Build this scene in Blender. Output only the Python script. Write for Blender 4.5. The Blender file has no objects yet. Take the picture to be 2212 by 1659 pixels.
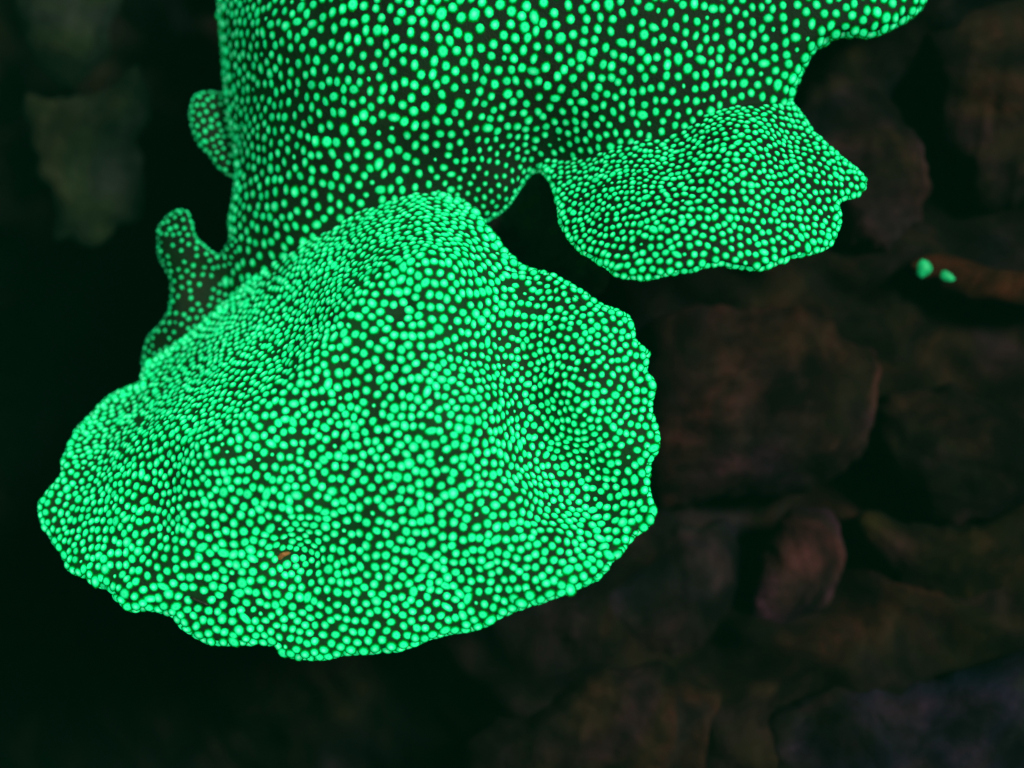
import bpy, math, random
import numpy as np
from mathutils import Vector, Matrix, noise
from mathutils.bvhtree import BVHTree
from mathutils.kdtree import KDTree

random.seed(7); rng = np.random.default_rng(7)
sc = bpy.context.scene
col = sc.collection
S = 0.01            # one scene unit of the plan below is one centimetre
D = 40.0            # camera stands 40 cm in front of the front lobe
K = 88.48           # plan divisions per centimetre

# ------------------------------------------------------------ camera
cam_d = bpy.data.cameras.new('camera'); cam = bpy.data.objects.new('camera', cam_d); col.objects.link(cam)
cam.location = (0, -D*S, 0); cam.rotation_euler = (math.radians(90), 0, 0)
cam_d.sensor_width = 36; cam_d.lens = 57.6
cam_d.clip_start = 0.01; cam_d.clip_end = 50
cam_d.dof.use_dof = True; cam_d.dof.focus_distance = (D+1.6)*S; cam_d.dof.aperture_fstop = 5.0
sc.camera = cam
# ------------------------------------------------------------ world: black night water with a trace of green
w = bpy.data.worlds.new('World'); sc.world = w; w.use_nodes = True
bg = w.node_tree.nodes['Background']
bg.inputs[0].default_value = (0.16, 1.0, 0.50, 1); bg.inputs[1].default_value = 0.0028
# ------------------------------------------------------------ the lamp of the night dive
sd = bpy.data.lights.new('sun', 'SUN'); sun = bpy.data.objects.new('sun', sd); col.objects.link(sun)
sd.energy = 4.6; sd.angle = math.radians(12); sd.color = (0.97, 0.96, 0.93)
sun.rotation_euler = Vector((-0.50, 0.80, -0.30)).to_track_quat('-Z', 'Y').to_euler()
sc.view_settings.view_transform = 'Standard'; sc.view_settings.look = 'None'
sc.view_settings.exposure = 0; sc.view_settings.gamma = 1; sc.view_settings.use_curve_mapping = False
sc.cycles.max_bounces = 4

# ------------------------------------------------------------ materials
def new_mat(name):
    m = bpy.data.materials.new(name); m.use_nodes = True
    nt = m.node_tree; b = nt.nodes['Principled BSDF']
    b.inputs['Specular IOR Level'].default_value = 0.15
    return m, nt, b
def ramp(nt, fac, stops):
    r = nt.nodes.new('ShaderNodeValToRGB'); nt.links.new(fac, r.inputs[0])
    e = r.color_ramp.elements
    while len(e) < len(stops): e.new(0.5)
    for k, (p, c) in enumerate(stops): e[k].position = p; e[k].color = (*c, 1)
    return r.outputs[0]
def noise_n(nt, scale, detail=4, rough=0.55, dist=0.0, w_off=None):
    tc = nt.nodes.new('ShaderNodeTexCoord'); n = nt.nodes.new('ShaderNodeTexNoise')
    src = tc.outputs['Object']
    if w_off is not None:
        mp = nt.nodes.new('ShaderNodeMapping'); mp.inputs['Location'].default_value = w_off
        nt.links.new(src, mp.inputs[0]); src = mp.outputs[0]
    nt.links.new(src, n.inputs['Vector'])
    n.inputs['Scale'].default_value = scale; n.inputs['Detail'].default_value = detail
    n.inputs['Roughness'].default_value = rough; n.inputs['Distortion'].default_value = dist
    return n.outputs['Fac']
def bump(nt, b, h, strength, dist):
    bn = nt.nodes.new('ShaderNodeBump'); bn.inputs['Strength'].default_value = strength
    bn.inputs['Distance'].default_value = dist
    nt.links.new(h, bn.inputs['Height']); nt.links.new(bn.outputs[0], b.inputs['Normal'])

def tissue_material(name, emit=1.0):
    m, nt, b = new_mat(name)
    c = ramp(nt, noise_n(nt, 60, 5), [(0.32, (0.001, 0.005, 0.0015)), (0.55, (0.003, 0.005, 0.002)), (0.72, (0.007, 0.0045, 0.002))])
    nt.links.new(c, b.inputs['Base Color']); b.inputs['Roughness'].default_value = 0.75
    # living tissue fluoresces faintly; emission also carries the green scatter between polyps
    e = ramp(nt, noise_n(nt, 45, 3, w_off=(3, 1, 2)), [(0.34, (0.000, 0.016, 0.002)), (0.66, (0.0005, 0.006, 0.001))])
    nt.links.new(e, b.inputs['Emission Color']); b.inputs['Emission Strength'].default_value = emit
    bump(nt, b, noise_n(nt, 1300, 4), 0.8, 0.0005)
    m.cycles.emission_sampling = 'NONE'
    return m
M_tissue = tissue_material('coral_tissue'); M_tissue_front_glow = tissue_material('front_glow_coral_tissue', 3.0)  # front copy glows stronger: green haze between dense polyps painted as emission

def polyp_material():
    m, nt, b = new_mat('fluorescent_polyp')
    at = nt.nodes.new('ShaderNodeAttribute'); at.attribute_name = 'glow'
    sp = nt.nodes.new('ShaderNodeSeparateColor'); nt.links.new(at.outputs['Color'], sp.inputs[0])
    base = ramp(nt, sp.outputs[0], [(0.0, (0.0, 0.02, 0.001)), (0.30, (0.0, 0.14, 0.012)), (0.60, (0.0, 0.50, 0.13)), (1.0, (0.03, 0.66, 0.27))])
    emi = ramp(nt, sp.outputs[0], [(0.0, (0.0, 0.11, 0.004)), (0.30, (0.0, 0.30, 0.020)), (0.60, (0.0, 0.84, 0.22)), (0.80, (0.01, 1.00, 0.34)), (1.0, (0.30, 1.35, 0.70))])
    # pigment varies a little across the polyp and from patch to patch
    n2 = noise_n(nt, 2600, 2); n3 = noise_n(nt, 28, 2)
    ma = nt.nodes.new('ShaderNodeMath'); ma.operation = 'MULTIPLY_ADD'
    nt.links.new(n2, ma.inputs[0]); ma.inputs[1].default_value = 0.30; ma.inputs[2].default_value = 0.85
    mb = nt.nodes.new('ShaderNodeMath'); mb.operation = 'MULTIPLY_ADD'
    nt.links.new(n3, mb.inputs[0]); mb.inputs[1].default_value = 0.35; mb.inputs[2].default_value = 0.82
    mc = nt.nodes.new('ShaderNodeMath'); mc.operation = 'MULTIPLY'
    nt.links.new(ma.outputs[0], mc.inputs[0]); nt.links.new(sp.outputs[1], mc.inputs[1])
    md = nt.nodes.new('ShaderNodeMath'); md.operation = 'MULTIPLY'
    nt.links.new(mc.outputs[0], md.inputs[0]); nt.links.new(mb.outputs[0], md.inputs[1])
    me = nt.nodes.new('ShaderNodeMath'); me.operation = 'MULTIPLY'
    nt.links.new(md.outputs[0], me.inputs[0]); me.inputs[1].default_value = POLYP_EMIT
    nt.links.new(base, b.inputs['Base Color']); nt.links.new(emi, b.inputs['Emission Color'])
    nt.links.new(me.outputs[0], b.inputs['Emission Strength'])
    b.inputs['Roughness'].default_value = 0.8; b.inputs['Specular IOR Level'].default_value = 0.0
    m.cycles.emission_sampling = 'NONE'
    return m
POLYP_EMIT = 0.54
M_polyp = polyp_material()

def rock_material(name, stops, scale=22, off=(0, 0, 0), patch=None, emit=None):
    m, nt, b = new_mat(name)
    c = ramp(nt, noise_n(nt, scale, 6, 0.6, 0.6, off), stops)
    if patch:
        c2 = ramp(nt, noise_n(nt, scale*0.8, 4, 0.6, 0.3, (off[0]+5, off[1]+2, off[2]+7)), patch[0])
        f = ramp(nt, noise_n(nt, patch[1], 3, 0.5, 0.4, (off[0]+1, off[1]+8, off[2])), [(patch[2], (0, 0, 0)), (patch[2]+0.12, (1, 1, 1))])
        mx = nt.nodes.new('ShaderNodeMix'); mx.data_type = 'RGBA'
        nt.links.new(f, mx.inputs[0]); nt.links.new(c, mx.inputs[6]); nt.links.new(c2, mx.inputs[7]); c = mx.outputs[2]
    # encrusting growth: blurred patches of rust, violet, olive and blue-grey, then fine dark pitting
    h = ramp(nt, noise_n(nt, 17, 3, 0.6, 0.8, (off[1], off[2]+4, off[0])), [(0.34, (0.60, 0.90, 1.45)), (0.46, (1.20, 0.95, 1.35)), (0.54, (1.0, 1.1, 0.75)), (0.62, (1.45, 1.0, 0.78)), (0.72, (0.8, 1.0, 1.1))])
    v = ramp(nt, noise_n(nt, 42, 5, 0.65, 0.4, (off[2], off[0]+3, off[1])), [(0.38, (0.20, 0.26, 0.24)), (0.50, (0.9, 0.9, 0.9)), (0.64, (2.4, 2.1, 2.1))])
    for q in (h, v):
        mm = nt.nodes.new('ShaderNodeMix'); mm.data_type = 'RGBA'; mm.blend_type = 'MULTIPLY'; mm.clamp_result = False; mm.inputs[0].default_value = 1.0
        nt.links.new(c, mm.inputs[6]); nt.links.new(q, mm.inputs[7]); c = mm.outputs[2]
    g = nt.nodes.new('ShaderNodeMix'); g.data_type = 'RGBA'; g.blend_type = 'MULTIPLY'; g.inputs[0].default_value = 1.0
    nt.links.new(c, g.inputs[6]); g.inputs[7].default_value = (0.50, 0.43, 0.47, 1); c = g.outputs[2]
    nt.links.new(c, b.inputs['Base Color']); b.inputs['Roughness'].default_value = 0.95
    b.inputs['Specular IOR Level'].default_value = 0.05
    if emit:
        b.inputs['Emission Color'].default_value = (*emit, 1); b.inputs['Emission Strength'].default_value = 1.0
    bump(nt, b, noise_n(nt, 330, 6, 0.65), 0.7, 0.0012)
    m.cycles.emission_sampling = 'NONE'
    return m
brown = [(0.30, (0.003, 0.004, 0.0025)), (0.5, (0.010, 0.009, 0.006)), (0.68, (0.022, 0.014, 0.009))]
purple = [(0.30, (0.006, 0.007, 0.008)), (0.5, (0.019, 0.013, 0.013)), (0.7, (0.046, 0.022, 0.021))]
olive = [(0.30, (0.004, 0.006, 0.003)), (0.5, (0.013, 0.012, 0.004)), (0.7, (0.026, 0.020, 0.006))]
orange = [(0.30, (0.010, 0.007, 0.004)), (0.5, (0.020, 0.012, 0.006)), (0.7, (0.034, 0.017, 0.008))]
slate = [(0.30, (0.005, 0.007, 0.009)), (0.5, (0.010, 0.012, 0.016)), (0.7, (0.022, 0.016, 0.018))]
pinkp = [(0.30, (0.016, 0.011, 0.012)), (0.6, (0.042, 0.022, 0.025)), (0.8, (0.060, 0.030, 0.036))]
M_wall = rock_material('reef_limestone', brown, 14, (1, 2, 3), (olive, 9, 0.55))
M_purple = rock_material('coralline_purple', purple, 26, (4, 0, 2), (brown, 20, 0.50))
M_pink = rock_material('coralline_pink', pinkp, 24, (2, 6, 1), (slate, 30, 0.52))
M_olive = rock_material('algae_olive', olive, 22, (7, 1, 4), (brown, 20, 0.56))
M_orange = rock_material('sponge_orange', orange, 20, (3, 3, 8), (brown, 25, 0.57))
M_slate = rock_material('silted_slate', slate, 18, (6, 5, 5), (brown, 14, 0.54))
M_notch_lifted = rock_material('lifted_notch_rock', [(0.3, (0.08, 0.07, 0.05)), (0.7, (0.45, 0.32, 0.22))], 22, (1, 4, 9))  # brown rock, base colour lightened to offset the shadow in the notch
M_brown = rock_material('algae_brown', [(p, tuple(x*1.25 for x in c)) for p, c in brown], 22, (9, 4, 1), (orange, 22, 0.60))

# ------------------------------------------------------------ helpers
def tag(o, label=None, cat=None, group=None, kind=None):
    if label: o['label'] = label
    if cat: o['category'] = cat
    if group: o['group'] = group
    if kind: o['kind'] = kind
    return o
def P(u, v, y):
    """plan coordinates (u right, v down, y depth, all in plan divisions) -> metres"""
    y = np.asarray(y, float)/K; f = (D+y)/D
    return np.stack([(np.asarray(u)-1106)/K*f*S, y*S, (829.5-np.asarray(v))/K*f*S], -1)
def mesh_obj(name, verts, faces, mat, parent=None, smooth=True):
    me = bpy.data.meshes.new(name); me.from_pydata([tuple(map(float, p)) for p in verts], [], faces)
    if smooth: me.polygons.foreach_set('use_smooth', [True]*len(me.polygons))
    me.materials.append(mat); me.update()
    o = bpy.data.objects.new(name, me); col.objects.link(o); o.parent = parent
    return o
def catmull(pts, n):
    pts = np.array(pts, float); L = len(pts); out = []
    seg = np.linalg.norm(np.roll(pts, -1, 0)-pts, axis=1); cum = np.concatenate([[0], np.cumsum(seg)])
    for s in np.linspace(0, cum[-1], n, endpoint=False):
        i = int(np.searchsorted(cum, s, side='right')-1); t = (s-cum[i])/max(seg[i], 1e-9)
        p0, p1, p2, p3 = pts[(i-1) % L], pts[i % L], pts[(i+1) % L], pts[(i+2) % L]
        out.append(0.5*((2*p1)+(-p0+p2)*t+(2*p0-5*p1+4*p2-p3)*t*t+(-p0+3*p1-3*p2+p3)*t**3))
    return np.array(out)
def fbm(x, y, z, seed, octs=3):
    """cheap smooth noise from sums of warped sines, vectorised"""
    r = np.random.default_rng(seed); out = np.zeros_like(x, float); a = 1.0; f = 1.0
    for o in range(octs):
        for k in range(4):
            d = r.normal(size=3); d /= np.linalg.norm(d); ph = r.uniform(0, 6.28)
            q = (x*d[0]+y*d[1]+z*d[2])*f*r.uniform(0.75, 1.3)+ph
            d2 = r.normal(size=3); d2 /= np.linalg.norm(d2)
            out += a*0.35*np.sin(q+1.3*np.sin((x*d2[0]+y*d2[1]+z*d2[2])*f*0.8+r.uniform(0, 6.28)))
        a *= 0.5; f *= 2.05
    return out
def tps(ctrl):
    c = np.array(ctrl, float); n = len(c); x = c[:, :2]/100.0
    def k(r2): return 0.5*r2*np.log(np.maximum(r2, 1e-9))
    d2 = ((x[:, None]-x[None])**2).sum(-1); A = np.zeros((n+3, n+3)); A[:n, :n] = k(d2)+np.eye(n)*0.15
    A[:n, n] = 1; A[:n, n+1:] = x; A[n, :n] = 1; A[n+1:, :n] = x.T
    sol = np.linalg.solve(A, np.concatenate([c[:, 2], [0, 0, 0]]))
    def f(u, v):
        q = np.stack([u, v], -1)/100.0; sh = q.shape[:-1]; q = q.reshape(-1, 2)
        dd = ((q[:, None]-x[None])**2).sum(-1)
        return (k(dd)@sol[:n]+sol[n]+q@sol[n+1:]).reshape(sh)
    return f
def poly_dist(u, v, poly):
    p = np.stack([u, v], -1).reshape(-1, 2); best = np.full(len(p), 1e9)
    a = poly; b = np.roll(poly, -1, 0)
    for i in range(len(a)):
        ab = b[i]-a[i]; t = np.clip(((p-a[i])@ab)/max(ab@ab, 1e-9), 0, 1)
        d = p-(a[i]+t[:, None]*ab); best = np.minimum(best, (d*d).sum(1))
    return np.sqrt(best).reshape(u.shape)

def body(name, outline, centre, ctrl, R, thick, mat, parent=None, nth=300, nr=90, seed=1, rough=5.0, wob=3.0, wl=70.0, extra=None):
    """a solid lobe or boulder: front face by depth control points, rounded rim, real thickness and back"""
    o = catmull(outline, nth); c = np.array(centre, float)
    d = o-c; r = np.linalg.norm(d, axis=1); ang = np.arange(nth)
    r2 = r+wob*fbm(o[:, 0]/18, o[:, 1]/18, ang*0, seed+50, 2)
    o = c+d/r[:, None]*r2[:, None]
    t = 1-(1-np.linspace(0, 1, nr))**1.6; t = t[1:]
    U = c[0]+t[:, None]*(o[:, 0]-c[0])[None]; V = c[1]+t[:, None]*(o[:, 1]-c[1])[None]
    U = np.concatenate([np.full((1, nth), c[0]), U]); V = np.concatenate([np.full((1, nth), c[1]), V])
    F = (tps(ctrl) if ctrl is not None else None)
    Fv = F(U, V) if F else np.zeros_like(U)
    nz = fbm(U/wl, V/wl, U*0, seed, 3); Fv = Fv+rough*nz
    if extra: Fv = extra(U, V, Fv)
    dist = poly_dist(U, V, o); dist[-1] = 0
    q = np.clip(dist/R, 0, 1); s = np.sqrt(np.maximum(1-(1-q)**2, 0))
    yf = Fv+R*(1-s); yb = Fv+R+thick*s**0.8
    vf = P(U, V, yf).reshape(-1, 3); vb = P(U, V, yb).reshape(-1, 3)[:-nth]
    n = len(vf); verts = np.concatenate([vf, vb]); faces = []
    j = np.arange(nth); j2 = (j+1) % nth
    for i in range(nr-1):
        a, b_ = i*nth+j, i*nth+j2; e, f = (i+1)*nth+j, (i+1)*nth+j2
        if i == 0: faces += [(int(x), int(y), int(z)) for x, y, z in zip(a*0, f, e)]
        else: faces += list(zip(a.tolist(), b_.tolist(), f.tolist(), e.tolist()))
    nfront = len(faces)
    for i in range(nr-1):
        last = i == nr-2
        a, b_ = n+i*nth+j, n+i*nth+j2
        e, f = ((i+1)*nth+j, (i+1)*nth+j2) if last else (n+(i+1)*nth+j, n+(i+1)*nth+j2)
        if i == 0: faces += [(int(x), int(y), int(z)) for x, y, z in zip(a*0+n, e, f)]
        else: faces += list(zip(a.tolist(), e.tolist(), f.tolist(), b_.tolist()))
    ob = mesh_obj(name, verts, faces, mat, parent)
    me = ob.data
    # make the faces look outward
    mid = me.polygons[(nr//2)*nth]; 
    if mid.normal.y > 0: me.flip_normals()
    return ob, dict(U=U, V=V, yf=yf, yb=yb, dist=dist, nth=nth, nr=nr, verts=verts, faces=faces, nfront=nfront, n=n)

# ============================================================ THE REEF (structure)
def reef_wall():
    nx, nz_ = 260, 200
    X = np.linspace(-34, 30, nx); Z = np.linspace(-26, 24, nz_); X, Z = np.meshgrid(X, Z)
    Y = 9.5+0*X
    Y = Y+np.clip(-X-0.5, 0, None)*0.95                       # wall turns away on the left
    Y = Y-np.clip(X-4, 0, None)*0.10-np.clip(-Z-5, 0, None)*0.10
    Y = Y+1.5*fbm(X/2.2, Z/2.2, X*0, 11, 4)+0.5*fbm(X/0.55, Z/0.55, X*0, 12, 2)
    v = np.stack([X, Y, Z], -1).reshape(-1, 3)*S; f = []
    for i in range(nz_-1):
        for k in range(nx-1):
            a = i*nx+k; f.append((a, a+1, a+nx+1, a+nx))
    o = mesh_obj('reef_wall', v, f, M_wall)
    tag(o, kind='structure'); return o
reef_wall()

# ============================================================ THE CORAL COLONY
colony = bpy.data.objects.new('coral_colony', None); col.objects.link(colony)
colony.location = tuple(P(1000, 300, 500))
tag(colony, 'large lobed coral colony covered in glowing green polyps', 'coral')
bpy.context.view_layer.update()

bodies = []
trunk_outline = [(478, -260), (474, -100), (478, 0), (484, 90), (488, 170), (497, 240), (509, 300), (514, 360), (510, 420), (502, 470), (500, 520), (490, 620), (510, 720),
    (620, 760), (760, 710), (900, 610), (990, 520), (1035, 484), (1090, 446), (1122, 402), (1152, 366), (1200, 372), (1300, 395), (1500, 340), (1640, 262), (1700, 218), (1707, 188), (1738, 130), (1772, 88),
    (1820, 70), (1880, 70), (1905, 62), (1950, 38), (1985, 8), (2010, -60), (2030, -260), (1600, -330), (1200, -340), (800, -330)]
trunk_ctrl = [(1000, 80, 185), (1000, -250, 240), (1300, 60, 200), (1600, 60, 225), (1850, 20, 235), (1980, 0, 270), (700, 60, 262), (560, 60, 360), (490, 60, 520),
    (800, 250, 245), (880, 340, 300), (650, 300, 310), (550, 300, 420), (512, 300, 530), (1100, 250, 265), (1100, 400, 355), (1010, 450, 380), (1150, 365, 400), (1280, 250, 255), (1300, 350, 300),
    (1600, 200, 255), (1700, 200, 270), (620, 480, 370), (520, 520, 480), (800, 450, 335), (900, 450, 345), (700, 520, 375), (560, 620, 470), (900, 550, 385), (700, 700, 500), (1450, 150, 215), (2000, -200, 300), (500, -250, 500)]
b, dd = body('trunk', trunk_outline, (1300, -20), trunk_ctrl, 26, 420, M_tissue, colony, 460, 130, 21, 7, 3, 85)
bodies.append((b, dd, 'trunk'))

front_outline = [(310, 828), (325, 795), (400, 735), (490, 660), (560, 600), (640, 520), (720, 462), (800, 425), (880, 408), (950, 415), (1010, 450), (1060, 510), (1100, 560), (1140, 584), (1175, 595), (1205, 603),
    (1260, 638), (1300, 662), (1345, 682), (1364, 705), (1366, 738), (1392, 765), (1390, 800), (1406, 838), (1405, 880), (1417, 935), (1416, 965), (1398, 1000), (1392, 1045), (1405, 1095), (1402, 1118),
    (1372, 1150), (1345, 1180), (1318, 1205), (1290, 1240), (1255, 1258), (1225, 1272), (1150, 1298), (1100, 1318), (1030, 1348), (980, 1360), (930, 1372), (860, 1395), (800, 1405), (740, 1410), (700, 1414),
    (650, 1412), (615, 1406), (600, 1390), (540, 1386), (470, 1382), (430, 1370), (395, 1350), (375, 1328), (345, 1318), (310, 1308), (285, 1314), (255, 1292), (235, 1268), (200, 1256), (180, 1240),
    (150, 1222), (130, 1185), (108, 1158), (92, 1122), (94, 1092), (115, 1060), (140, 1022), (138, 1000), (156, 958), (175, 925), (200, 900), (235, 868), (270, 848)]
front_ctrl = [(800, 1000, -10), (900, 720, 8), (900, 1200, 0), (650, 1030, 15), (560, 1250, 45), (1000, 850, 0), (1050, 1100, 5), (980, 1280, 30), (700, 1340, 55),
    (780, 800, 10), (560, 1100, 25), (640, 900, 25), (720, 740, 30), (790, 650, 30), (880, 600, 30), (980, 590, 45),
    (1060, 640, 110), (1110, 760, 132), (1130, 860, 130), (1145, 960, 128), (1185, 1035, 130), (1270, 1100, 120), (1085, 700, 120), (1050, 860, 5), (1070, 960, 10), (1120, 1060, 25),
    (1200, 780, 85), (1250, 880, 50), (1300, 780, 70), (1350, 900, 85), (1320, 1000, 85), (1330, 1060, 120), (1200, 650, 130), (1150, 620, 170), (1100, 580, 190),
    (1350, 1120, 70), (1200, 1180, 15), (1200, 900, 95),
    (960, 470, 60), (1040, 540, 150), (820, 520, 50), (700, 520, 40), (620, 620, 20), (620, 720, 20), (500, 700, 0), (430, 740, 0), (440, 820, 10), (480, 900, 20), (350, 850, 20),
    (330, 960, 20), (230, 920, 30), (150, 1010, 40), (400, 1010, 20), (300, 1120, 30), (420, 1150, 40), (200, 1150, 50), (110, 1110, 60), (200, 1240, 70), (300, 1250, 65), (420, 1320, 85), (500, 1000, 25)]
ridge = np.array([(1075, 575), (1010, 548), (920, 545), (840, 575), (765, 640), (712, 725), (640, 815), (545, 890), (450, 975), (428, 1070), (395, 1165), (325, 1245), (240, 1300)], float)
def ridge_dist(U, V):
    p = np.stack([U, V], -1).reshape(-1, 2); best = np.full(len(p), 1e18); sg = np.zeros(len(p))
    for i in range(len(ridge)-1):
        a, b = ridge[i], ridge[i+1]; ab = b-a; t = np.clip(((p-a)@ab)/(ab@ab), 0, 1); d = p-(a+t[:, None]*ab); r2 = (d*d).sum(1)
        cr = ab[0]*(p[:, 1]-a[1])-ab[1]*(p[:, 0]-a[0]); m = r2 < best; best[m] = r2[m]; sg[m] = np.sign(cr[m])
    return (np.sqrt(best)*sg).reshape(U.shape)
def front_extra(U, V, F):
    g = lambda cu, cv, r, a: a*np.exp(-((U-cu)**2+(V-cv)**2)/(2*r*r))
    d = ridge_dist(U, V); sl = (0.85+1.35/(1+np.exp((V-930)/45)))/(1+np.exp((U-1065)/26)); wd = 10.0
    sp_ = wd*np.logaddexp(0, d/wd); F = F+sl*np.where(sp_ < 190, sp_, 190+60*(1-np.exp(-(sp_-190)/60)))
    F = F+10*np.sin(d/26+1.5*np.sin(V/60))*(d > 20)*np.clip((d-20)/40, 0, 1)
    F = F+g(645, 1195, 42, 62)+g(600, 1120, 60, -16)+g(735, 1160, 40, 18)+g(870, 672, 26, 20)+g(300, 905, 30, 20)
    # small folds where the plate meets the ear, and gentle corrugation to the left
    F = F+7*np.sin((V+0.35*U)/17)*np.exp(-((U-1190)**2)/(2*60**2))*(V > 650)
    return F
b, dd = body('front_lobe', front_outline, (790, 930), front_ctrl, 16, 90, M_tissue_front_glow, colony, 560, 150, 31, 6, 3.5, 60, front_extra)
bodies.append((b, dd, 'front'))

right_outline = [(1168, 350), (1195, 395), (1206, 440), (1214, 487), (1240, 525), (1290, 560), (1330, 588), (1385, 598), (1430, 590), (1480, 582), (1560, 572), (1640, 577), (1700, 556), (1760, 542),
    (1797, 512), (1812, 470), (1806, 440), (1822, 425), (1850, 420), (1866, 392), (1834, 356), (1790, 318), (1755, 288), (1725, 250), (1690, 215), (1600, 190), (1450, 215), (1300, 270), (1220, 310)]
right_ctrl = [(1200, 400, 285), (1190, 350, 360), (1260, 350, 300), (1350, 300, 280), (1300, 290, 345), (1450, 320, 228), (1520, 275, 212), (1600, 262, 185), (1655, 290, 160), (1600, 215, 290), (1450, 235, 320), (1700, 235, 275),
    (1550, 400, 75), (1450, 480, 50), (1600, 520, 45), (1300, 480, 130), (1300, 410, 190), (1380, 400, 140), (1380, 530, 60), (1700, 400, 110), (1700, 300, 215), (1640, 340, 110), (1780, 360, 170),
    (1800, 470, 140), (1720, 520, 80), (1850, 395, 200), (1230, 500, 170)]
b, dd = body('right_lobe', right_outline, (1510, 410), right_ctrl, 15, 80, M_tissue, colony, 360, 90, 41, 7, 3.5, 50)
bodies.append((b, dd, 'right'))

fin_outline = [(347, 548), (343, 500), (362, 468), (398, 455), (410, 478), (420, 512), (445, 538), (478, 552), (500, 520), (560, 500), (620, 600), (600, 720), (500, 820), (400, 850), (325, 838),
    (311, 792), (320, 735), (350, 700), (370, 660), (374, 610), (360, 580)]
fin_ctrl = [(370, 490, 520), (450, 600, 560), (350, 540, 525), (400, 560, 500), (540, 560, 480), (560, 640, 520), (450, 700, 510), (380, 640, 540), (340, 760, 560), (400, 780, 520), (330, 820, 580), (480, 640, 545)]
b, dd = body('left_lobe', fin_outline, (460, 660), fin_ctrl, 20, 130, M_tissue, colony, 240, 50, 51, 6, 3, 40)
bodies.append((b, dd, 'fin'))

nub_outline = [(428, 207), (462, 200), (505, 212), (545, 250), (550, 340), (515, 378), (480, 364), (455, 334), (426, 296), (413, 258), (417, 226)]
nub_ctrl = [(430, 230, 575), (460, 260, 590), (440, 300, 580), (480, 340, 555), (510, 300, 590), (500, 230, 600)]
b, dd = body('small_nub', nub_outline, (480, 285), nub_ctrl, 16, 80, M_tissue, colony, 140, 30, 61, 3, 2, 30)
bodies.append((b, dd, 'nub'))
for b, _, _ in bodies:                      # keep world placement while parented to the colony's base
    b.matrix_parent_inverse = colony.matrix_world.inverted()

# ---- polyps: blue-noise sites on the true surface
def spacing(kind, u, v):
    if kind == 'trunk':
        s = 0.300+0.028*np.exp(-((u-1080)**2+(v-60)**2)/(2*170**2)); s = s-0.060*np.exp(-((u-1080)**2+(v-430)**2)/(2*130**2))-0.03*np.exp(-((u-1450)**2+(v-270)**2)/(2*200**2))
        s = s+0.030*np.exp(-((u-880)**2+(v-330)**2)/(2*90**2))
    elif kind == 'front':
        s = 0.268*np.ones_like(u); left = 1/(1+np.exp((u+0.75*(v-800)-640)/60))
        s = s-0.020*left; s = s-0.045*np.exp(-((u-1230)**2+(v-850)**2)/(2*170**2))-0.040*np.exp(-((u-650)**2+(v-1200)**2)/(2*45**2))
    elif kind == 'right':
        s = 0.222+0.022*np.exp(-((u-1560)**2+(v-400)**2)/(2*90**2))+0.03*np.exp(-((v-570)**2)/(2*35**2))
    elif kind == 'fin': s = 0.262*np.ones_like(u)
    else: s = 0.24*np.ones_like(u)
    return {'front': 0.825, 'trunk': 0.925, 'right': 0.82, 'fin': 0.76, 'nub': 0.82}[kind]*s*(1+0.075*fbm(u/42, v/42, u*0, 5, 2))
def ratio(kind, u, v):
    if kind == 'trunk':
        return 0.352+0.02*np.exp(-((u-1080)**2+(v-60)**2)/(2*170**2))-0.085*np.exp(-((u-1090)**2+(v-430)**2)/(2*110**2))+0.015*(v < 200)
    if kind == 'front':
        return 0.45-0.08*np.exp(-((u-1190)**2+(v-610)**2)/(2*60**2))-0.03*np.exp(-((u-1250)**2+(v-850)**2)/(2*120**2))
    if kind == 'right': return 0.40+0*u
    return 0.275+0*u

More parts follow.
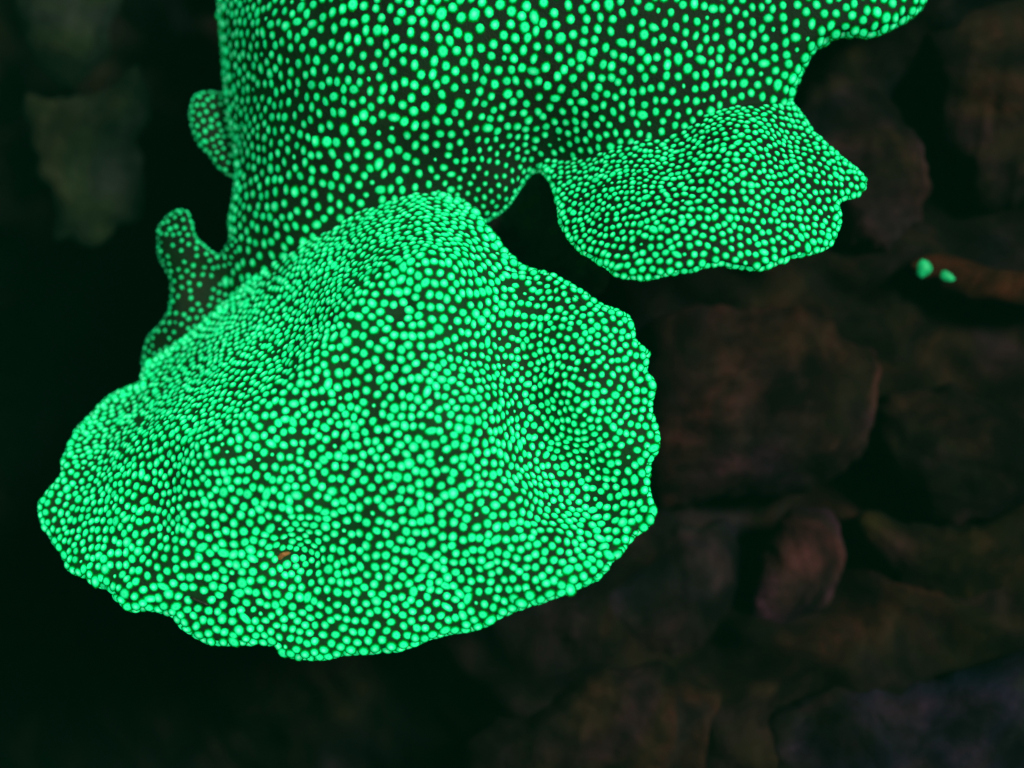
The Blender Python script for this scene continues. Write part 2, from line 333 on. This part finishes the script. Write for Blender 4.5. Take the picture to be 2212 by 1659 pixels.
cam_p = np.array([0, -D*S, 0])
bvhs = [BVHTree.FromPolygons([tuple(p) for p in dd['verts']], dd['faces']) for _, dd, _ in bodies]
sites = []      # pos, normal, radius, visible, facing, kind
for bi, (ob, dd, kind) in enumerate(bodies):
    V = dd['verts']; fs = dd['faces']; n = dd['n']
    U2 = np.concatenate([dd['U'].ravel(), dd['U'].ravel()[:-dd['nth']]]); V2 = np.concatenate([dd['V'].ravel(), dd['V'].ravel()[:-dd['nth']]])
    D2 = np.concatenate([dd['dist'].ravel(), dd['dist'].ravel()[:-dd['nth']]])
    tri = []
    for k, f in enumerate(fs):
        if k >= dd['nfront'] and D2[f[0]] > 4: continue        # polyps wrap a little way onto the back
        if len(f) == 3: tri.append(f)
        else: tri.append((f[0], f[1], f[2])); tri.append((f[0], f[2], f[3]))
    tri = np.array(tri); A, B, C = V[tri[:, 0]], V[tri[:, 1]], V[tri[:, 2]]
    ar = 0.5*np.linalg.norm(np.cross(B-A, C-A), axis=1)/S/S
    uc = U2[tri].mean(1); vc = V2[tri].mean(1); s = np.clip(spacing(kind, uc, vc), 0.10, 0.5)
    inframe = (vc > -60) & (uc < 2270)
    wgt = ar/s**2*inframe; npoly = wgt.sum()/0.86
    ncand = int(min(npoly*30, 190000))
    pick = rng.choice(len(tri), ncand, p=wgt/wgt.sum())
    r1 = np.sqrt(rng.random(ncand)); r2 = rng.random(ncand)
    w0, w1, w2 = (1-r1)[:, None], (r1*(1-r2))[:, None], (r1*r2)[:, None]
    pos = (A[pick]*w0+B[pick]*w1+C[pick]*w2)/S
    cu = U2[tri[pick]]; cu = (cu*np.hstack([w0, w1, w2])).sum(1); cv = (V2[tri[pick]]*np.hstack([w0, w1, w2])).sum(1)
    cd = (D2[tri[pick]]*np.hstack([w0, w1, w2])).sum(1)
    sp = np.clip(spacing(kind, cu, cv), 0.10, 0.5)
    pos_true = pos; pos = pos*np.array([1.0, 1.0, 0.86])      # polyps crowd a little along rows, rows stand a little apart
    cell = 0.30; grid = {}; chosen = []
    keys = np.floor(pos/cell).astype(int)
    P_l = pos.tolist(); K_l = keys.tolist(); S_l = sp.tolist()
    for i in range(ncand):
        x, y, z = P_l[i]; kx, ky, kz = K_l[i]; rr = S_l[i]*0.86; ok = True; rr2 = rr*rr
        for ax in (kx-1, kx, kx+1):
            for ay in (ky-1, ky, ky+1):
                for az in (kz-1, kz, kz+1):
                    g = grid.get((ax, ay, az))
                    if g:
                        for (qx, qy, qz) in g:
                            if (qx-x)**2+(qy-y)**2+(qz-z)**2 < rr2: ok = False; break
                    if not ok: break
                if not ok: break
            if not ok: break
        if ok:
            grid.setdefault((kx, ky, kz), []).append((x, y, z)); chosen.append(i)
    cen = pos[chosen].copy()
    kd_c = KDTree(ncand)
    for i, p in enumerate(P_l): kd_c.insert(p, i)
    kd_c.balance()
    idx = list(chosen)
    for it in range(8):
        kd = KDTree(len(cen))
        for i, p in enumerate(cen.tolist()): kd.insert(p, i)
        kd.balance()
        own = np.fromiter((kd.find(p)[1] for p in P_l), int, ncand)
        cnt = np.bincount(own, minlength=len(cen)); sm = np.stack([np.bincount(own, pos[:, a], minlength=len(cen)) for a in range(3)], 1)
        new = np.where(cnt[:, None] > 0, sm/np.maximum(cnt, 1)[:, None], cen)
        idx = [kd_c.find(p)[1] for p in new.tolist()]; cen = pos[idx]
    others = [k for k in range(len(bodies)) if k != bi]
    for i in idx:
        p = Vector(pos_true[i])*S
        loc, nor, fi, dist = bvhs[bi].find_nearest(p)
        nv = Vector(nor)
        # smooth normal from the front sheet
        inside = False
        for k in others:
            l2, n2, f2, d2 = bvhs[k].find_nearest(p)
            if d2 < 0.05:
                # parity test along the view axis
                cnt_ = 0; o_ = Vector(p); 
                for _ in range(12):
                    h = bvhs[k].ray_cast(o_, Vector((0.013, -1, 0.007)))
                    if h[0] is None: break
                    cnt_ += 1; o_ = h[0]+Vector((0, -1e-5, 0))
                if cnt_ % 2: inside = True; break
        if inside: continue
        sites.append([p, nv, i, cu[i], cv[i], sp[i], kind, bi, float(cd[i])])

def smooth_normal(bi, p):
    dd = bodies[bi][1]
    return None
# vertex-normal lookup for smooth directions
vn = []
for ob, dd, kind in bodies:
    me = ob.data; a = np.zeros(len(me.vertices)*3); me.vertices.foreach_get('normal', a) if hasattr(me.vertices[0], 'normal') else None
    kd = KDTree(len(me.vertices))
    for i, v in enumerate(dd['verts'].tolist()): kd.insert(v, i)
    kd.balance(); vn.append((a.reshape(-1, 3), kd))

rr = random.Random(3)
rings_h = [(1.38, -0.05, 0.0), (1.06, 0.12, 0.32), (0.90, 0.26, 0.60), (0.48, 0.36, 0.84)]  # outermost ring is a dim skirt, painting a green halo round each polyp
NS = 9
def polyp_shape(r, bright, variant, stretch=1.0, seed=0):
    q = random.Random(seed); vs, gl = [], []
    jit = [1+q.uniform(-0.07, 0.07) for _ in range(NS)]; ex = q.uniform(0.9, 1.1)
    for (rad, h, g) in rings_h:
        for k in range(NS):
            a = 2*math.pi*k/NS
            vs.append((r*rad*jit[k]*math.cos(a)*stretch*ex, r*rad*jit[k]*math.sin(a)/ex, r*h)); gl.append((g, bright))
    vs.append((0, 0, r*(0.33 if variant else 0.40))); gl.append((1.0 if not variant else 0.7, bright))
    fs = []
    for i in range(len(rings_h)-1):
        for k in range(NS):
            k2 = (k+1) % NS; fs.append((i*NS+k, i*NS+k2, (i+1)*NS+k2, (i+1)*NS+k))
    l = (len(rings_h)-1)*NS
    for k in range(NS): fs.append((l+k, l+(k+1) % NS, len(vs)-1))
    return vs, fs, gl
def set_glow(me, gl):
    at = me.color_attributes.new('glow', 'FLOAT_COLOR', 'POINT')
    arr = np.ones((len(gl), 4), np.float32); arr[:, 0] = [g[0] for g in gl]; arr[:, 1] = [g[1] for g in gl]; arr[:, 2] = 0
    at.data.foreach_set('color', arr.ravel())

plist = []
for (p, nv, i, u, v, sp, kind, bi, ed) in sites:
    nn, kd = vn[bi]
    acc = Vector((0, 0, 0))
    for (c_, ix, d_) in kd.find_n(p, 4): acc += Vector(nn[ix])
    n_ = acc.normalized() if acc.length > 0.1 else nv
    rad = sp*float(ratio(kind, np.array(u), np.array(v)))
    x = rr.random()
    if x < 0.025: rad *= rr.uniform(0.45, 0.65)
    elif x < 0.08: rad *= rr.uniform(1.15, 1.32)
    else: rad *= rr.uniform(0.96, 1.05)
    n_ = (n_+Vector((rr.uniform(-.12, .12), rr.uniform(-.12, .12), rr.uniform(-.12, .12)))).normalized()
    rim = max(0.0, 1-ed/12.0)                 # polyps on the very rim stand taller and turn outward to the open water
    n_ = (n_+Vector((0, -1.1*rim, 0))).normalized()
    if ed < 6 and n_.dot((Vector(cam_p)-p).normalized()) < 0.42 and rr.random() < 0.5: continue
    if kind == 'fin' and ed > 14 and rr.random() < 0.28: continue
    # the debris and the little worm lie in gaps between polyps
    if kind == 'front' and ((u-612)**2+(v-1200)**2 < 15**2 or (((u-432)*0.92+(v-1298)*0.38)**2/24**2+((v-1298)*0.92-(u-432)*0.38)**2/9**2) < 1): continue
    if kind == 'front' and ((u-868)**2+(v-668)**2 < 15**2 or (u-305)**2/16**2+(v-908)**2/8**2 < 1): continue
    view = (Vector(cam_p)-p).normalized(); facing = max(n_.dot(view), 0)
    d = p+n_*0.0008-Vector(cam_p); vis = True
    for bb in bvhs:
        h = bb.ray_cast(Vector(cam_p), d.normalized(), d.length-0.0010)
        if h[0] is not None: vis = False; break
    inf = abs(p.x/(p.y+D*S)) < 0.3125 and abs(p.z/(p.y+D*S)) < 0.2344
    plist.append(dict(p=p+n_*(0.55*rad*S*rim), n=n_, k=kind, r=rad*S*(1+0.08*rim), vis=vis and inf, facing=facing, score=(rad*rad*facing*(D/(D+p.y/S))**2 if vis and inf else 0)))
plist.sort(key=lambda q: -q['score'])
def frame(q):
    z = q['n']; t = rr.uniform(0, 6.283)
    if q['k'] == 'trunk':                     # trunk polyps are drawn out along the branch
        y = (Vector((rr.uniform(-.35, .35), 0, 1))-z*z.z).normalized(); x2 = y.cross(z).normalized(); y2 = z.cross(x2); e = 1.10
        return Matrix(((x2.x/e, y2.x*e, z.x), (x2.y/e, y2.y*e, z.y), (x2.z/e, y2.z*e, z.z)))
    x = z.orthogonal().normalized(); y = z.cross(x)
    x2 = x*math.cos(t)+y*math.sin(t); y2 = z.cross(x2)
    return Matrix(((x2.x, y2.x, z.x), (x2.y, y2.y, z.y), (x2.z, y2.z, z.z)))
variants = []
for k in range(14):
    vs, fs, gl = polyp_shape(1.0, 0.84+0.46*k/13, k % 3 == 0, 1.0, k)
    me = bpy.data.meshes.new('polyp'); me.from_pydata(vs, [], fs); me.polygons.foreach_set('use_smooth', [True]*len(fs))
    me.materials.append(M_polyp); set_glow(me, gl); variants.append(me)
inv = colony.matrix_world.inverted()
for q in plist[:300]:
    o = bpy.data.objects.new('polyp', rr.choice(variants)); col.objects.link(o); o.parent = colony; o.matrix_parent_inverse = inv
    o.matrix_world = Matrix.Translation(q['p'])@frame(q).to_4x4()@Matrix.Scale(q['r'], 4)
AV, AF, AG = [], [], []
FALLOFF_TONE = dict(trunk=0.68, front=1.24, right=1.04, fin=0.42, nub=0.5)  # per-lobe emission stands in for lamp falloff across the colony
for k, q in enumerate(plist[300:]):
    st = 1.0
    if rr.random() < 0.08: st = rr.uniform(1.25, 1.6)
    vs, fs, gl = polyp_shape(q['r'], rr.uniform(0.78, 1.24)*FALLOFF_TONE[q['k']], rr.random() < 0.35, st, k)
    m = np.array(frame(q)); a = np.array(vs)@m.T+np.array(q['p']); b0 = len(AV)
    AV.extend(a.tolist()); AF.extend([tuple(i+b0 for i in f) for f in fs]); AG.extend(gl)
me = bpy.data.meshes.new('polyp_cover'); me.from_pydata(AV, [], AF); me.polygons.foreach_set('use_smooth', [True]*len(AF))
me.materials.append(M_polyp); set_glow(me, AG)
o = bpy.data.objects.new('polyp_cover', me); col.objects.link(o); o.parent = colony; o.matrix_parent_inverse = inv; o['kind'] = 'stuff'
print('POLYPS', len(plist), sum(q['vis'] for q in plist), len(AF))

# ============================================================ WATER: even, faintly scattering, round the camera and everything
def water_haze():
    x0, x1, y0, y1, z0, z1 = -0.75, 0.75, -0.46, 0.75, -0.60, 0.60
    v = [(x, y, z) for x in (x0, x1) for y in (y0, y1) for z in (z0, z1)]
    f = [(0, 1, 3, 2), (4, 6, 7, 5), (0, 4, 5, 1), (2, 3, 7, 6), (0, 2, 6, 4), (1, 5, 7, 3)]
    m = bpy.data.materials.new('water_volume'); m.use_nodes = True; nt = m.node_tree; nt.nodes.clear()
    out = nt.nodes.new('ShaderNodeOutputMaterial'); pv = nt.nodes.new('ShaderNodeVolumePrincipled')
    pv.inputs['Color'].default_value = (0.05, 0.80, 0.38, 1); pv.inputs['Density'].default_value = 0.042
    nt.links.new(pv.outputs[0], out.inputs['Volume'])
    o = mesh_obj('haze', v, f, m, None, False); tag(o, kind='stuff'); return o
water_haze()

# ============================================================ ROCKS behind and beside the colony
def rock(name, outline, centre, y0, bulge, mat, label, cat='rock', group=None, seed=1, rough=20, R=60, thick=160, wl=48, wob=13, nth=220, nr=60, tilt=(0, 0), depth_shift=320):
    y0 = y0+depth_shift; c = np.array(centre, float); o = np.array(outline, float); ctrl = [(c[0], c[1], y0-bulge)]
    for k in range(0, len(o)):
        p = o[k]; ctrl.append((p[0], p[1], y0+tilt[0]*(p[0]-c[0])+tilt[1]*(p[1]-c[1])))
    for k in range(0, len(o), 2):
        p = (o[k]+c)/2; ctrl.append((p[0], p[1], y0-bulge*0.75+0.5*(tilt[0]*(p[0]-c[0])+tilt[1]*(p[1]-c[1]))))
    ob, _ = body(name, outline, centre, ctrl, R, thick, mat, None, nth, nr, seed, rough, wob, wl)
    tag(ob, label, cat, group); return ob
rock('boulder', [(1400, 760), (1420, 700), (1500, 668), (1600, 660), (1700, 668), (1800, 690), (1870, 740), (1900, 830), (1880, 930), (1850, 1000), (1780, 1050), (1680, 1080), (1560, 1080), (1470, 1100), (1400, 1080), (1390, 900)], (1640, 870), 420, 110, M_purple,
     'broad mottled purple-brown boulder directly right of the big lower coral lobe', seed=71, rough=24)
rock('boulder', [(1730, 190), (1790, 160), (1880, 190), (1950, 250), (2000, 340), (1995, 430), (1960, 500), (1890, 545), (1820, 545), (1780, 470), (1760, 380), (1700, 300)], (1870, 370), 430, 70, M_brown,
     'tall brown rock behind the pointed right lobe tip', seed=72, rough=22)
rock('pink_rock', [(1615, 1330), (1625, 1260), (1645, 1190), (1690, 1110), (1740, 1090), (1795, 1105), (1815, 1180), (1810, 1260), (1785, 1310), (1740, 1330), (1690, 1370), (1640, 1390)], (1725, 1230), 380, 60, M_pink,
     'pinkish knob of rock slanting up in the lower right', seed=73, rough=14, R=45)
rock('boulder', [(1850, 1130), (1880, 1100), (1960, 1130), (2060, 1140), (2150, 1120), (2230, 1080), (2260, 1160), (2200, 1240), (2120, 1290), (2020, 1290), (1930, 1260), (1870, 1200)], (2040, 1200), 400, 60, M_olive,
     'olive green algae-covered boulder right of the pink knob', seed=74, rough=15)
rock('boulder', [(1890, 900), (1950, 850), (2050, 840), (2110, 850), (2200, 880), (2300, 900), (2300, 1080), (2180, 1110), (2050, 1120), (1950, 1100), (1890, 1030)], (2090, 980), 420, 100, M_brown,
     'dull brown boulder with orange patches at the right edge, above the olive one', seed=75, rough=24)
rock('boulder', [(1640, 1640), (1650, 1560), (1700, 1520), (1850, 1490), (2000, 1470), (2130, 1430), (2300, 1400), (2350, 1600), (2300, 1800), (1900, 1850), (1660, 1800)], (1960, 1640), 300, 80, M_slate,
     'large slate-blue boulder filling the bottom right corner', seed=76, rough=20, R=70)
rock('boulder', [(1000, 1640), (1060, 1560), (1180, 1520), (1250, 1450), (1350, 1430), (1480, 1450), (1580, 1500), (1590, 1600), (1560, 1760), (1300, 1820), (1050, 1780)], (1310, 1630), 360, 70, M_brown,
     'low dark brown boulder at the bottom centre, left of the slate one', seed=77, rough=20, R=70)
rock('boulder', [(1230, 1290), (1330, 1220), (1440, 1150), (1560, 1130), (1610, 1200), (1590, 1330), (1560, 1400), (1460, 1420), (1340, 1400), (1240, 1360)], (1430, 1290), 470, 60, M_slate,
     'dim greyish rock just under the lower right rim of the coral', seed=78, rough=16)
rock('slim_rock', [(1965, 570), (2020, 545), (2090, 562), (2180, 585), (2300, 590), (2320, 655), (2230, 662), (2120, 650), (2040, 632), (1985, 606)], (2110, 607), 360, 22, M_orange,
     'slim orange rock arm reaching in from the right edge', seed=79, rough=6, R=30, thick=50, wl=40, wob=4)
rock('small_rock', [(1030, 420), (1100, 360), (1200, 340), (1300, 420), (1320, 560), (1290, 640), (1200, 640), (1120, 610), (1040, 560)], (1180, 500), 480, 40, M_notch_lifted,
     'small brown rock seen through the gap between the lobes', seed=80, rough=14, depth_shift=90)
rock('boulder', [(1990, 60), (2080, -40), (2300, -60), (2330, 200), (2300, 420), (2180, 480), (2080, 400), (2020, 280)], (2170, 200), 480, 70, M_brown,
     'tall dark brown boulder in the top right corner', seed=81, rough=24)

# ---- far coral on the left, seen dim and soft
M_far = rock_material('leathery_coral', [(0.3, (0.004, 0.012, 0.006)), (0.55, (0.010, 0.020, 0.010)), (0.75, (0.020, 0.036, 0.018))], 22, (2, 2, 2), None, (0.0008, 0.0035, 0.0015))
fc = rock('leather_coral', [(48, 240), (62, 205), (110, 208), (165, 216), (215, 206), (250, 188), (276, 152), (300, 150), (316, 185), (318, 250), (300, 320), (322, 400), (296, 470), (250, 490), (225, 530), (160, 520), (118, 505), (122, 430), (85, 370), (70, 300)], (190, 360), 560, 20, M_far,
     'dim grey-green leathery coral plate with a raised right corner at the far left', 'coral', seed=90, rough=13, R=30, thick=80, wob=9, depth_shift=520)

# ---- tiny glowing pair on the rock arm
def blob(name, u, v, y, ru, rv, ang, label):
    vs, fs = [], []; n, m = 16, 9; q = random.Random(int(u))
    c = P(u, v, y)
    for i in range(m+1):
        t = math.pi*i/m
        for k in range(n):
            a = 2*math.pi*k/n
            x, z, h = math.sin(t)*math.cos(a), math.sin(t)*math.sin(a), math.cos(t)
            wv = 1+0.10*math.sin(3*a+1)*math.sin(t)+0.05*math.sin(7*a)*math.sin(t)
            X, Z = x*ru*wv, z*rv*wv; ca, sa = math.cos(ang), math.sin(ang)
            vs.append((c[0]+(X*ca-Z*sa)/K*S, c[1]-h*min(ru, rv)*0.6/K*S, c[2]+(X*sa+Z*ca)/K*S))
    for i in range(m):
        for k in range(n):
            k2 = (k+1) % n; fs.append((i*n+k, i*n+k2, (i+1)*n+k2, (i+1)*n+k))
    mt, nt, b = new_mat('soft_'+name)
    cc = ramp(nt, noise_n(nt, 500, 3), [(0.3, (0.0, 0.20, 0.055)), (0.7, (0.01, 0.42, 0.13))])
    nt.links.new(cc, b.inputs['Base Color']); nt.links.new(cc, b.inputs['Emission Color']); b.inputs['Emission Strength'].default_value = 0.45
    o = mesh_obj(name, vs, fs, mt); tag(o, label, 'polyp', 'lone glowing polyps on the rock arm')
    return o
blob('lone_polyp', 1996, 580, 640, 19, 23, -0.2, 'larger round green glowing polyp on the orange rock arm tip')
blob('lone_polyp', 2046, 597, 645, 20, 12, -0.5, 'smaller oval green glowing polyp just right of the larger one')

# ---- debris on the front lobe
def on_front(u, v):
    h = bvhs[1].ray_cast(Vector(cam_p), (Vector(P(u, v, 0))-Vector(cam_p)).normalized())
    return h[0], h[1]
def flake():
    p, n = on_front(612, 1200)
    m, nt, b = new_mat('orange_debris')
    c = ramp(nt, noise_n(nt, 900, 4), [(0.3, (0.10, 0.05, 0.015)), (0.7, (0.42, 0.15, 0.035))])
    nt.links.new(c, b.inputs['Base Color']); bump(nt, b, noise_n(nt, 2000, 3), 0.8, 0.0003)
    vs, fs = [], []; q = random.Random(5)
    pts = [(-15, -9), (-6, -11), (3, -3), (15, 3), (17, 7), (8, 10), (-3, 8), (-10, 3), (-14, -2)]
    for zz, sc_ in ((0, 1.0), (5, 0.75)):
        for (a, b_) in pts: vs.append((a*sc_, -zz+q.uniform(-1, 1), b_*sc_))
    k = len(pts); vs.append((0, -6, 0)); vs.append((0, 3, 0))
    for i in range(k):
        j = (i+1) % k; fs += [(i, j, k+j, k+i), (k+i, k+j, 2*k), (j, i, 2*k+1)]
    vs = [(p.x+a/K*S, p.y+(b_-4)/K*S, p.z+c_/K*S) for a, b_, c_ in vs]
    o = mesh_obj('debris_flake', vs, fs, m); tag(o, 'small orange flake of debris lodged in a dip of the large lobe', 'debris')
flake()
def worm():
    m, nt, b = new_mat('dark_worm'); c = ramp(nt, noise_n(nt, 1500, 2), [(0.3, (0.004, 0.008, 0.004)), (0.7, (0.02, 0.03, 0.015))])
    nt.links.new(c, b.inputs['Base Color'])
    vs, fs = [], []; n, m_ = 8, 10
    pa, na = on_front(411, 1289); pb, nb = on_front(454, 1306)
    for i in range(m_+1):
        t = i/m_; r = 6.5*math.sqrt(max(1-(2*t-1)**4, 0.0))+0.3; c_ = pa.lerp(pb, t)+na*(5/K*S)
        for k in range(n):
            a = 2*math.pi*k/n; vs.append((c_.x-0.38*math.cos(a)*r/K*S, c_.y+math.sin(a)*r/K*S, c_.z+0.92*math.cos(a)*r/K*S))
    for i in range(m_):
        for k in range(n):
            k2 = (k+1) % n; fs.append((i*n+k, i*n+k2, (i+1)*n+k2, (i+1)*n+k))
    fs.append(tuple(range(n))); fs.append(tuple(m_*n+k for k in range(n)))
    o = mesh_obj('tiny_flatworm', vs, fs, m); tag(o, 'tiny dark worm lying near the lower left rim of the large lobe', 'worm')
worm()

rock('leather_coral', [(40, -60), (120, -90), (220, -70), (262, 0), (240, 80), (215, 150), (150, 178), (90, 160), (60, 90), (30, 20)], (145, 45), 600, 20, M_far,
     'very dim green coral lump in the top left corner of the picture', 'coral', seed=93, rough=15, R=30, thick=80, wob=9, depth_shift=560)
